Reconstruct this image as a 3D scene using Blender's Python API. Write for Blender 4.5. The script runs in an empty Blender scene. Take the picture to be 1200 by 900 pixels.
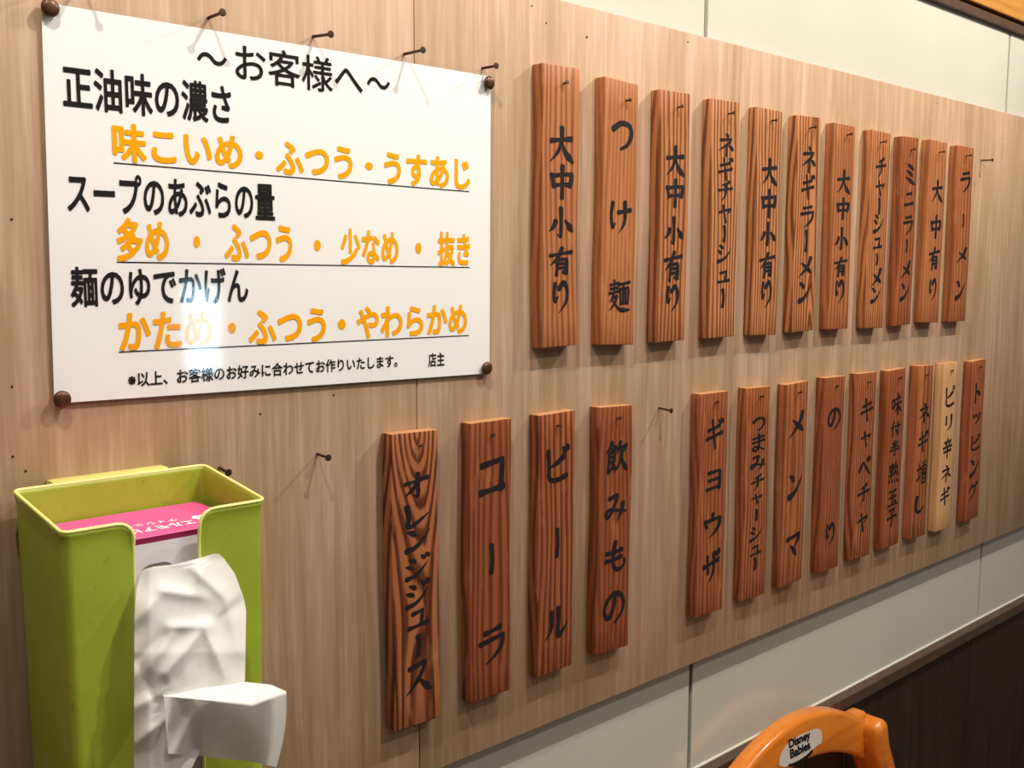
import bpy, bmesh, math, random
import numpy as np
from mathutils import Vector, Matrix
random.seed(7)
C = bpy.context.scene
COL = C.collection
R = math.radians

# ------------------------------------------------------------------ camera
CAM = np.array([-0.16810, -0.66, 0.03112])
RIGHT = np.array([0.7373, -0.6756, 0.0028])
FWD = np.array([0.6716, 0.7325, -0.1116])
RIGHT /= np.linalg.norm(RIGHT); FWD /= np.linalg.norm(FWD)
UP = np.cross(RIGHT, FWD); UP /= np.linalg.norm(UP); RIGHT = np.cross(FWD, UP)
cam_d = bpy.data.cameras.new('camera'); cam_o = bpy.data.objects.new('camera', cam_d); COL.objects.link(cam_o)
cam_d.sensor_width = 36.0; cam_d.lens = 36.0; cam_d.clip_start = 0.01
M = Matrix.Identity(4)
for i in range(3):
    M[i][0] = RIGHT[i]; M[i][1] = UP[i]; M[i][2] = -FWD[i]; M[i][3] = CAM[i]
cam_o.matrix_world = M
C.camera = cam_o

def at(px, py, y):
    """the point of the plane at depth y that the photograph shows at this pixel"""
    d = RIGHT*((px-600)/1200.0) - UP*((py-450)/1200.0) + FWD
    return CAM + d*((y-CAM[1])/d[1])

# ------------------------------------------------------------------ light
C.view_settings.view_transform = 'Standard'
C.view_settings.look = 'None'
C.view_settings.gamma = 1.0
C.view_settings.use_curve_mapping = False
C.view_settings.exposure = 0.0
C.cycles.use_denoising = True
C.cycles.max_bounces = 8
C.cycles.sample_clamp_indirect = 6.0
w = bpy.data.worlds.new('world'); C.world = w; w.use_nodes = True
w.node_tree.nodes['Background'].inputs[0].default_value = (0.9, 0.95, 1.0, 1)
w.node_tree.nodes['Background'].inputs[1].default_value = 0.15

def lamp(name, typ, loc, energy, color, size, rot=None, size_y=None):
    d = bpy.data.lights.new(name, typ); d.energy = energy; d.color = color
    if typ == 'AREA':
        d.size = size
        if size_y: d.shape = 'RECTANGLE'; d.size_y = size_y
    else: d.shadow_soft_size = size
    o = bpy.data.objects.new(name, d); COL.objects.link(o); o.location = loc
    if rot: o.rotation_euler = rot
    return o
WARM = (1.0, 0.935, 0.86)
lamp('bulb_light', 'POINT', (-0.12, -0.47, 0.90), 25, WARM, 0.012)
lamp('bulb_light', 'POINT', (-0.80, -0.50, 0.86), 6, WARM, 0.014)
lamp('bulb_light', 'POINT', (0.54, -0.51, 0.82), 25, WARM, 0.014)
lamp('bulb_light', 'POINT', (1.38, -0.52, 0.84), 35, WARM, 0.014)
lamp('ceiling_lamp_and_fill', 'AREA', (0.95, -1.40, 1.17), 13, (1.0, 0.94, 0.87), 0.20, (0, 0, 0), 0.16)
lamp('ceiling_lamp_and_fill', 'AREA', (0.60, -2.30, 1.17), 6, (1.0, 0.94, 0.87), 0.60, (0, 0, 0), 0.40)  # weak broad unseen lamp, added as fill light

# ------------------------------------------------------------------ helpers
def set_props(o, label=None, cat=None, group=None, kind=None):
    if label: o['label'] = label
    if cat: o['category'] = cat
    if group: o['group'] = group
    if kind: o['kind'] = kind
    return o

def thing(name, label, cat, loc=(0, 0, 0), group=None):
    o = bpy.data.objects.new(name, None); COL.objects.link(o)
    o.location = loc; o.empty_display_size = 0.02
    return set_props(o, label, cat, group)

def link_mesh(name, me, mat, parent=None, smooth=False):
    o = bpy.data.objects.new(name, me); COL.objects.link(o)
    if mat: me.materials.append(mat)
    if parent: o.parent = parent
    if smooth:
        for p in me.polygons: p.use_smooth = True
    return o

def obj(name, bm, mat, parent=None, smooth=False, angle=None):
    me = bpy.data.meshes.new(name); bm.to_mesh(me); bm.free()
    o = link_mesh(name, me, mat, parent, smooth)
    if angle is not None:
        for p in me.polygons: p.use_smooth = True
        me.set_sharp_from_angle(angle=R(angle))
    return o

def add_box(bm, lo, hi, bevel=0.0, seg=2):
    v = [bm.verts.new((x, y, z)) for x in (lo[0], hi[0]) for y in (lo[1], hi[1]) for z in (lo[2], hi[2])]
    f = [bm.faces.new([v[i] for i in q]) for q in ((0,1,3,2),(4,6,7,5),(0,4,5,1),(2,3,7,6),(0,2,6,4),(1,5,7,3))]
    if bevel > 0:
        es = list({e for q in f for e in q.edges})
        bmesh.ops.bevel(bm, geom=es, offset=bevel, segments=seg, profile=0.5, affect='EDGES')

def struct_box(name, lo, hi, mat, bevel=0.0):
    bm = bmesh.new(); add_box(bm, lo, hi, bevel)
    o = obj(name, bm, mat); o['kind'] = 'structure'; return o

def frame_for(d):
    d = Vector(d).normalized()
    a = Vector((0, 0, 1)) if abs(d.z) < 0.9 else Vector((1, 0, 0))
    u = d.cross(a).normalized(); return d, u, d.cross(u).normalized()

def add_tube(bm, pts, rads, n=12, caps=True):
    pts = [Vector(p) for p in pts]; rings = []
    for i, p in enumerate(pts):
        d = (pts[min(i+1, len(pts)-1)] - pts[max(i-1, 0)])
        _, u, v = frame_for(d)
        if rings:
            # keep the ring from twisting
            u = (pu - d.normalized()*pu.dot(d.normalized())).normalized(); v = d.normalized().cross(u)
        pu = u
        rings.append([bm.verts.new(p + (u*math.cos(2*math.pi*k/n) + v*math.sin(2*math.pi*k/n))*rads[i]) for k in range(n)])
    for a, b in zip(rings, rings[1:]):
        for k in range(n): bm.faces.new((a[k], a[(k+1) % n], b[(k+1) % n], b[k]))
    if caps:
        bm.faces.new(rings[0][::-1]); bm.faces.new(rings[-1])

def add_prism(bm, poly, y0, y1, bevel=0.0, seg=3):
    """polygon of (x, z) points extruded from y0 (front) to y1"""
    a = [bm.verts.new((x, y0, z)) for x, z in poly]; b = [bm.verts.new((x, y1, z)) for x, z in poly]
    n = len(poly); fs = [bm.faces.new(a), bm.faces.new(b[::-1])]
    for k in range(n): fs.append(bm.faces.new((a[k], b[k], b[(k+1) % n], a[(k+1) % n])))
    bmesh.ops.recalc_face_normals(bm, faces=fs)
    if bevel > 0:
        es = list(fs[0].edges) + list(fs[1].edges)
        bmesh.ops.bevel(bm, geom=es, offset=bevel, segments=seg, profile=0.5, affect='EDGES')

def catmull(pts, m=8):
    if len(pts) == 2: pts = [pts[0], [(a+b)/2 for a, b in zip(*pts)], pts[1]]
    P = [np.array(p, float) for p in pts]
    P = [2*P[0]-P[1]] + P + [2*P[-1]-P[-2]]; out = []
    for i in range(1, len(P)-2):
        for k in range(m):
            t = k/m; a, b, c, d = P[i-1], P[i], P[i+1], P[i+2]
            out.append(0.5*((2*b)+(c-a)*t+(2*a-5*b+4*c-d)*t*t+(3*b-a-3*c+d)*t**3))
    out.append(P[-2]); return out

# ------------------------------------------------------------------ materials
class NT:
    def __init__(s, name):
        s.m = bpy.data.materials.new(name); s.m.use_nodes = True; s.t = s.m.node_tree
        s.bsdf = s.t.nodes['Principled BSDF']; s.out = s.t.nodes['Material Output']
    def n(s, typ, **kw):
        o = s.t.nodes.new(typ)
        for k, v in kw.items(): setattr(o, k, v)
        return o
    def l(s, a, b): s.t.links.new(a, b)
    def put(s, sock, v):
        if isinstance(v, bpy.types.NodeSocket): s.l(v, sock)
        else: sock.default_value = v
    def math(s, op, a, b=None, c=None):
        o = s.n('ShaderNodeMath', operation=op); s.put(o.inputs[0], a)
        if b is not None: s.put(o.inputs[1], b)
        if c is not None: s.put(o.inputs[2], c)
        return o.outputs[0]
    def noise(s, vec, scale, detail=3.0, rough=0.55):
        o = s.n('ShaderNodeTexNoise'); s.l(vec, o.inputs['Vector'])
        o.inputs['Scale'].default_value = scale; o.inputs['Detail'].default_value = detail; o.inputs['Roughness'].default_value = rough
        return o.outputs['Fac']
    def scale(s, vec, x, y, z):
        o = s.n('ShaderNodeVectorMath', operation='MULTIPLY'); s.l(vec, o.inputs[0]); o.inputs[1].default_value = (x, y, z); return o.outputs[0]
    def add(s, vec, v):
        o = s.n('ShaderNodeVectorMath', operation='ADD'); s.l(vec, o.inputs[0]); s.put(o.inputs[1], v); return o.outputs[0]
    def ramp(s, fac, stops, interp='LINEAR'):
        o = s.n('ShaderNodeValToRGB'); s.l(fac, o.inputs[0]); r = o.color_ramp; r.interpolation = interp
        while len(r.elements) < len(stops): r.elements.new(0.5)
        for e, (p, c) in zip(r.elements, stops):
            e.position = p; e.color = (*c, 1) if len(c) == 3 else c
        return o.outputs[0]
    def mix(s, fac, a, b, mode='MIX'):
        o = s.n('ShaderNodeMix', data_type='RGBA', blend_type=mode); s.put(o.inputs[0], fac)
        for q, v in ((6, a), (7, b)):
            if isinstance(v, bpy.types.NodeSocket): s.l(v, o.inputs[q])
            else: o.inputs[q].default_value = (*v, 1)
        return o.outputs[2]
    def attr(s, name):
        return s.n('ShaderNodeAttribute', attribute_type='OBJECT', attribute_name=name).outputs['Fac']
    def coords(s): return s.n('ShaderNodeTexCoord').outputs['Object']
    def bump(s, h, strength, dist):
        o = s.n('ShaderNodeBump'); o.inputs['Strength'].default_value = strength; o.inputs['Distance'].default_value = dist
        s.l(h, o.inputs['Height']); s.l(o.outputs[0], s.bsdf.inputs['Normal'])
    def col(s, c): s.put(s.bsdf.inputs['Base Color'], c if isinstance(c, bpy.types.NodeSocket) else (*c, 1))
    def rough(s, r): s.put(s.bsdf.inputs['Roughness'], r)

def srgb(r, g, b):
    f = lambda c: (c/255/12.92) if c/255 <= 0.04045 else ((c/255+0.055)/1.055)**2.4
    return (f(r), f(g), f(b))

def plain(name, color, rough=0.5, metal=0.0, var=0.12, vscale=30.0, spec=0.5, coat=0.0):
    t = NT(name); p = t.coords(); n = t.noise(p, vscale, 4)
    a = tuple(c*(1-var) for c in color); b = tuple(min(1, c*(1+var)) for c in color)
    t.col(t.ramp(n, [(0.3, a), (0.7, b)])); t.rough(rough); t.bsdf.inputs['Metallic'].default_value = metal
    t.bsdf.inputs['Specular IOR Level'].default_value = spec
    t.bsdf.inputs['Coat Weight'].default_value = coat; t.bsdf.inputs['Coat Roughness'].default_value = 0.08
    return t.m

def plaque_wood():
    t = NT('stained_cedar'); p = t.coords()
    seed = t.attr('grain_seed'); freq = t.attr('grain_freq'); tone = t.attr('grain_tone'); cx = t.attr('grain_cx'); cz = t.attr('grain_cz'); sl = t.attr('grain_slope'); con = t.attr('grain_contrast')
    off = t.n('ShaderNodeCombineXYZ'); t.l(seed, off.inputs[0]); t.l(t.math('MULTIPLY', seed, 1.7), off.inputs[1]); t.l(t.math('MULTIPLY', seed, 0.37), off.inputs[2])
    sep = t.n('ShaderNodeSeparateXYZ'); t.l(p, sep.inputs[0]); x, y, z = sep.outputs
    q = t.add(p, off.outputs[0])
    w1 = t.noise(t.scale(q, 22, 10, 3.5), 1.0, 2, 0.4)
    w2 = t.noise(t.scale(q, 160, 60, 9), 1.0, 2, 0.5)
    dx = t.math('SUBTRACT', t.math('ADD', x, t.math('MULTIPLY', y, 0.7)), cx)
    dz = t.math('MULTIPLY', t.math('MULTIPLY', t.math('TANH', t.math('DIVIDE', t.math('SUBTRACT', z, cz), 0.075)), 0.075), sl)
    r = t.math('SQRT', t.math('ADD', t.math('MULTIPLY', dx, dx), t.math('MULTIPLY', dz, dz)))
    r = t.math('ADD', r, t.math('MULTIPLY', w1, 0.028)); r = t.math('ADD', r, t.math('MULTIPLY', w2, 0.0022))
    ph = t.math('FRACT', t.math('MULTIPLY', r, freq))
    late = t.ramp(ph, [(0.0, (0.6,)*3), (0.07, (0.05,)*3), (0.20, (0,)*3), (0.48, (0.06,)*3), (0.64, (0.8,)*3), (0.92, (1,)*3), (1.0, (0.6,)*3)])
    fib = t.noise(t.scale(q, 900, 400, 14), 1.0, 3, 0.6)
    blotch = t.noise(t.scale(q, 28, 28, 9), 1.0, 3, 0.5)
    early = t.ramp(tone, [(0.0, srgb(116, 60, 35)), (0.25, srgb(150, 84, 49)), (0.6, srgb(192, 126, 80)), (1.0, srgb(206, 166, 120))])
    dark = t.ramp(tone, [(0.0, srgb(58, 24, 13)), (0.25, srgb(66, 26, 14)), (0.6, srgb(82, 36, 17)), (1.0, srgb(176, 128, 86))])
    lf = t.math('MULTIPLY', late, con)
    c = t.mix(lf, early, dark)
    c = t.mix(t.math('MULTIPLY', t.ramp(blotch, [(0.42, (0,)*3), (0.72, (1,)*3)]), 0.3), c, t.mix(0.5, early, dark))
    c = t.mix(1.0, c, t.ramp(fib, [(0.3, (0.80,)*3), (0.72, (1.14,)*3)]), 'MULTIPLY')
    # burnt, worn ends
    ends = t.noise(t.scale(q, 120, 60, 22), 1.0, 3, 0.6)
    c = t.mix(t.math('MULTIPLY', t.ramp(ends, [(0.58, (0,)*3), (0.72, (1,)*3)]), 0.25), c, srgb(214, 146, 96))
    t.col(c); t.rough(0.42)
    t.bsdf.inputs['Specular IOR Level'].default_value = 0.25
    t.bump(t.math('ADD', t.math('MULTIPLY', late, 0.8), t.math('MULTIPLY', fib, 0.35)), 0.35, 0.0006)
    return t.m

def ply_wood():
    t = NT('pale_plywood'); p = t.coords(); seed = t.attr('grain_seed')
    off = t.n('ShaderNodeCombineXYZ'); t.l(seed, off.inputs[0]); t.l(seed, off.inputs[2])
    q = t.add(p, off.outputs[0])
    w1 = t.noise(t.scale(q, 5, 5, 0.9), 1.0, 3, 0.5); w2 = t.noise(t.scale(q, 60, 20, 3.0), 1.0, 3, 0.5)
    sep = t.n('ShaderNodeSeparateXYZ'); t.l(q, sep.inputs[0])
    r = t.math('ADD', sep.outputs[0], t.math('MULTIPLY', w1, 0.16)); r = t.math('ADD', r, t.math('MULTIPLY', w2, 0.010))
    ph = t.math('FRACT', t.math('MULTIPLY', r, 58.0))
    late = t.ramp(ph, [(0.0, (0.3,)*3), (0.25, (0,)*3), (0.85, (1,)*3), (1.0, (0.3,)*3)])
    fib = t.noise(t.scale(q, 420, 100, 9), 1.0, 4, 0.65)
    blotch = t.noise(t.scale(q, 16, 4, 2.2), 1.0, 4, 0.6); streak = t.noise(t.scale(q, 38, 10, 1.6), 1.0, 3, 0.5)
    base = t.ramp(blotch, [(0.30, srgb(158, 129, 94)), (0.5, srgb(175, 144, 113)), (0.68, srgb(188, 156, 131))])
    c = t.mix(t.math('MULTIPLY', late, 0.12), base, srgb(146, 108, 74))
    c = t.mix(t.math('MULTIPLY', t.ramp(streak, [(0.48, (0,)*3), (0.72, (1,)*3)]), 0.55), c, srgb(150, 118, 88))
    c = t.mix(1.0, c, t.ramp(fib, [(0.28, (0.87,)*3), (0.7, (1.07,)*3)]), 'MULTIPLY')
    wash = t.noise(t.scale(q, 130, 30, 7), 1.0, 4, 0.65)
    c = t.mix(t.math('MULTIPLY', t.ramp(wash, [(0.5, (0,)*3), (0.66, (1,)*3)]), 0.4), c, srgb(206, 176, 152))
    c = t.mix(t.math('MULTIPLY', t.ramp(wash, [(0.34, (1,)*3), (0.46, (0,)*3)]), 0.25), c, srgb(140, 108, 80))
    t.col(c); t.rough(0.55); t.bsdf.inputs['Specular IOR Level'].default_value = 0.3
    t.bump(fib, 0.10, 0.0006)
    return t.m

def dark_wood():
    t = NT('dark_stained_wood'); p = t.coords()
    n = t.noise(t.scale(p, 60, 60, 4), 1.0, 4, 0.6)
    t.col(t.ramp(n, [(0.3, srgb(34, 20, 15)), (0.7, srgb(56, 36, 27))])); t.rough(0.5)
    return t.m

def orange_wood(name, a, b, axis):
    t = NT(name); p = t.coords(); sc = [90, 90, 90]; sc[axis] = 7
    n = t.noise(t.scale(p, *sc), 1.0, 4, 0.6)
    t.col(t.ramp(n, [(0.3, a), (0.7, b)])); t.rough(0.3)
    t.bsdf.inputs['Coat Weight'].default_value = 0.5; t.bsdf.inputs['Coat Roughness'].default_value = 0.1
    return t.m

def lime_plastic():
    t = NT('lime_plastic'); p = t.coords()
    n = t.noise(p, 14, 4, 0.6); d = t.noise(t.scale(p, 1, 1, 0.8), 150, 4, 0.7)
    c = t.ramp(n, [(0.3, srgb(146, 162, 44)), (0.7, srgb(162, 178, 56))])
    c = t.mix(t.math('MULTIPLY', t.ramp(d, [(0.60, (0,)*3), (0.74, (1,)*3)]), 0.45), c, srgb(96, 92, 20))
    t.col(c); t.rough(0.38)
    return t.m

def tissue_mat():
    t = NT('tissue_paper'); p = t.coords(); n = t.noise(p, 60, 4)
    col = t.ramp(n, [(0.3, (0.86, 0.84, 0.81)), (0.7, (0.92, 0.90, 0.87))])
    d = t.n('ShaderNodeBsdfDiffuse'); t.l(col, d.inputs[0])
    tr = t.n('ShaderNodeBsdfTranslucent'); t.l(col, tr.inputs[0])
    m = t.n('ShaderNodeMixShader'); m.inputs[0].default_value = 0.22
    t.l(d.outputs[0], m.inputs[1]); t.l(tr.outputs[0], m.inputs[2]); t.l(m.outputs[0], t.out.inputs[0])
    b = t.n('ShaderNodeBump'); b.inputs['Strength'].default_value = 0.12; b.inputs['Distance'].default_value = 0.001
    n2 = t.noise(p, 260, 3); t.l(n2, b.inputs['Height']); t.l(b.outputs[0], d.inputs['Normal'])
    return t.m

def laminate_mat():
    t = NT('laminate_film')
    a = t.n('ShaderNodeBsdfTransparent'); a.inputs[0].default_value = (0.99, 0.985, 0.975, 1)
    g = t.n('ShaderNodeBsdfGlossy'); g.inputs['Roughness'].default_value = 0.06
    p = t.coords(); n = t.noise(p, 14, 2)
    b = t.n('ShaderNodeBump'); b.inputs['Strength'].default_value = 0.2; b.inputs['Distance'].default_value = 0.0010
    t.l(n, b.inputs['Height']); t.l(b.outputs[0], g.inputs['Normal'])
    ge = t.n('ShaderNodeNewGeometry'); dt = t.n('ShaderNodeVectorMath', operation='DOT_PRODUCT'); t.l(ge.outputs['Normal'], dt.inputs[0]); t.l(ge.outputs['Incoming'], dt.inputs[1])
    f = t.math('ADD', 0.042, t.math('MULTIPLY', 0.95, t.math('POWER', t.math('SUBTRACT', 1.0, t.math('ABSOLUTE', dt.outputs['Value'])), 5.0)))
    m = t.n('ShaderNodeMixShader'); t.l(f, m.inputs[0]); t.l(a.outputs[0], m.inputs[1]); t.l(g.outputs[0], m.inputs[2])
    t.l(m.outputs[0], t.out.inputs[0])
    return t.m

def emit(name, color, strength):
    t = NT(name); e = t.n('ShaderNodeEmission'); e.inputs[0].default_value = (*color, 1); e.inputs[1].default_value = strength
    t.l(e.outputs[0], t.out.inputs[0]); return t.m

MAT = dict(
    cedar=plaque_wood(), ply=ply_wood(), dark=dark_wood(),
    panel=plain('glossy_wall_panel', srgb(196, 193, 178), 0.16, var=0.03, vscale=6),
    joint=plain('dark_joint', srgb(40, 36, 32), 0.5),
    rail=plain('dark_rail', srgb(78, 58, 44), 0.45, var=0.2, vscale=50),
    bead=plain('pale_bead', srgb(215, 208, 192), 0.35, var=0.04),
    beam=orange_wood('amber_wood', srgb(168, 112, 48), srgb(196, 138, 66), 0),
    plaster=plain('plaster', srgb(116, 106, 94), 0.7, var=0.05, vscale=10),
    floor=plain('floor_tile', srgb(96, 80, 66), 0.5, var=0.15, vscale=14),
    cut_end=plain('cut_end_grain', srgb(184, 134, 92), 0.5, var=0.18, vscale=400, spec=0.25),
    paper=plain('white_paper', (0.93, 0.925, 0.90), 0.6, var=0.015, vscale=18),
    ink=plain('black_ink', (0.012, 0.011, 0.011), 0.7, var=0.1, spec=0.1),
    brush=plain('brush_ink', (0.016, 0.013, 0.013), 0.65, var=0.2, spec=0.15),
    orange=plain('orange_ink', srgb(252, 172, 0), 0.65, var=0.03, spec=0.1),
    film=laminate_mat(),
    tack=plain('bronze_tack', srgb(88, 58, 36), 0.38, metal=0.55, var=0.15),
    nail=plain('rusty_nail', srgb(70, 46, 34), 0.5, metal=0.5, var=0.3, vscale=300),
    hole=plain('nail_hole_dark', srgb(40, 26, 18), 0.9),
    lime=lime_plastic(), rim=plain('pale_lime_rim', srgb(236, 236, 140), 0.35, var=0.04),
    tape=plain('pale_yellow_plastic', srgb(214, 204, 116), 0.4, var=0.06),
    pink=plain('pink_card', srgb(238, 84, 148), 0.45, var=0.03), maroon=plain('maroon_card', srgb(136, 20, 72), 0.45, var=0.03),
    lilac=plain('pale_lilac_card', srgb(222, 214, 222), 0.45, var=0.02),
    white=plain('white_print', (0.9, 0.9, 0.9), 0.5, var=0.02),
    void=plain('box_inside', srgb(214, 210, 204), 0.8),
    tissue=tissue_mat(),
    chair=orange_wood('orange_varnished_wood', srgb(206, 112, 28), srgb(226, 136, 44), 0),
    decal=plain('silver_white_decal', srgb(214, 208, 200), 0.4, var=0.04),
    glare=emit('glare_glow', (0.50, 0.82, 1.0), 24.0),  # bluish glow put in to reflect as glare on the poster film
    frame=plain('opening_frame_metal', srgb(120, 116, 110), 0.4, metal=0.6),
)

# ------------------------------------------------------------------ the room
YW = 0.014
def wall_back():
    bm = bmesh.new()
    seams = [-1.8, -0.788, -0.033, 0.7215, 1.476, 2.231, 3.2]
    for a, b in zip(seams, seams[1:]):
        add_box(bm, (a+0.0032, YW, -0.531), (b-0.0032, YW+0.012, 0.392))
    o = obj('wall_back', bm, MAT['panel']); o['kind'] = 'structure'
    j = struct_box('trim_1', (-1.8, YW+0.006, -1.24), (3.2, YW+0.06, 1.2), MAT['joint'])
wall_back()
bm = bmesh.new()                                     # dark boarded wainscot
x = -1.8
while x < 3.19:
    x1 = x+0.0955; add_box(bm, (x+0.0012, 0.006, -1.18), (min(x1, 3.2)-0.0012, YW+0.006, -0.533), 0.002, 1); x = x1
o = obj('wall_lower', bm, MAT['dark']); o['kind'] = 'structure'
o.location.x = -0.0135
struct_box('trim_2', (-1.8, -0.0005, -0.5485), (3.2, YW+0.004, -0.5318), MAT['rail'], 0.0015)
struct_box('trim_3', (-1.8, YW-0.0022, -0.5318), (3.2, YW+0.004, -0.5293), MAT['bead'], 0.0006)
struct_box('baseboard_back', (-1.8, 0.0, -1.24), (3.2, YW+0.004, -1.18), MAT['rail'], 0.002)
struct_box('trim_4', (-1.8, YW-0.007, 0.3915), (3.2, YW+0.004, 0.4040), MAT['rail'], 0.001)
struct_box('trim_5', (-1.8, YW-0.012, 0.4075), (3.2, YW+0.004, 0.62), MAT['beam'], 0.0015)
struct_box('wall_upper', (-1.8, YW, 0.62), (3.2, YW+0.004, 1.2), MAT['plaster'])
struct_box('floor', (-1.8, -3.2, -1.29), (3.2, 0.08, -1.24), MAT['floor'])
struct_box('ceiling', (-1.8, -3.2, 1.2), (3.2, 0.08, 1.25), MAT['plaster'])
struct_box('wall_left', (-1.85, -3.2, -1.24), (-1.8, 0.08, 1.2), MAT['plaster'])
struct_box('wall_right', (3.2, -3.2, -1.24), (3.25, 0.08, 1.2), MAT['plaster'])
WX, WZ, WW, WH = 1.69, -0.208, 0.085, 0.19            # unseen glowing opening added opposite, sized for the glare on the poster
bm = bmesh.new()
add_box(bm, (-1.8, -3.25, -1.24), (WX-WW, -3.2, 1.2)); add_box(bm, (WX+WW, -3.25, -1.24), (3.2, -3.2, 1.2))
add_box(bm, (WX-WW, -3.25, -1.24), (WX+WW, -3.2, WZ-WH)); add_box(bm, (WX-WW, -3.25, WZ+WH), (WX+WW, -3.2, 1.2))
o = obj('wall_front', bm, MAT['plaster']); o['kind'] = 'structure'
bm = bmesh.new(); t_ = 0.02
for lo, hi in (((-WW, 0, -WH), (-WW+t_, 0.03, WH)), ((WW-t_, 0, -WH), (WW, 0.03, WH)), ((-WW, 0, -WH), (WW, 0.03, -WH+t_)), ((-WW, 0, WH-t_), (WW, 0.03, WH))):
    add_box(bm, lo, hi, 0.002, 1)
o = obj('glare_source', bm, MAT['frame']); o.location = (WX, -3.235, WZ); o['kind'] = 'structure'
bm = bmesh.new(); add_box(bm, (-WW+t_*.5, 0.004, -WH+t_*.5), (WW-t_*.5, 0.010, WH-t_*.5)); obj('pane', bm, MAT['glare'], o)

# ------------------------------------------------------------------ wooden backing boards
def backing(x0, x1, seed, label, ga=.0004, gb=.0004):
    t = thing('backing_board', label, 'board', (x0, 0, -0.3966), 'pale plywood boards fixed to the wall')
    bm = bmesh.new(); add_box(bm, (ga, 0, 0), (x1-x0-gb, YW-0.0002, 0.6631), 0.0008, 2)
    o = obj('sheet', bm, MAT['ply'], t, angle=40); o['grain_seed'] = seed
    return t
bL = backing(-0.55, 0.3325, 3.1, 'pale plywood board behind the poster and the green tissue holder')
bM = backing(0.3325, 0.7649, 8.7, 'pale plywood board behind the drink plaques, right of the long vertical seam', gb=.00005)
bR = backing(0.7649, 1.70, 14.3, 'pinkish plywood board behind the topping plaques, reaching the right edge', ga=.00005)
def hole(px, py, r=0.0008):
    p = at(px, py, 0.0); t = bL if p[0] < 0.3325 else (bM if p[0] < 0.7649 else bR)
    bm = bmesh.new(); add_tube(bm, [(0, -0.0003, 0), (0, 0.001, 0)], [r, r*0.8], 8)
    o = obj('nail_hole', bm, MAT['hole'], t); o.location = Vector(p) - t.location
for h in ((13.5, 257), (14, 453), (15, 535), (30, 552), (297, 726), (293, 737), (391, 463), (305, 485), (687, 44), (640, 27), (623, 7), (1098, 121), (1143, 216), (1174, 162), (688, 43), (806, 49)):
    hole(*h)

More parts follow.
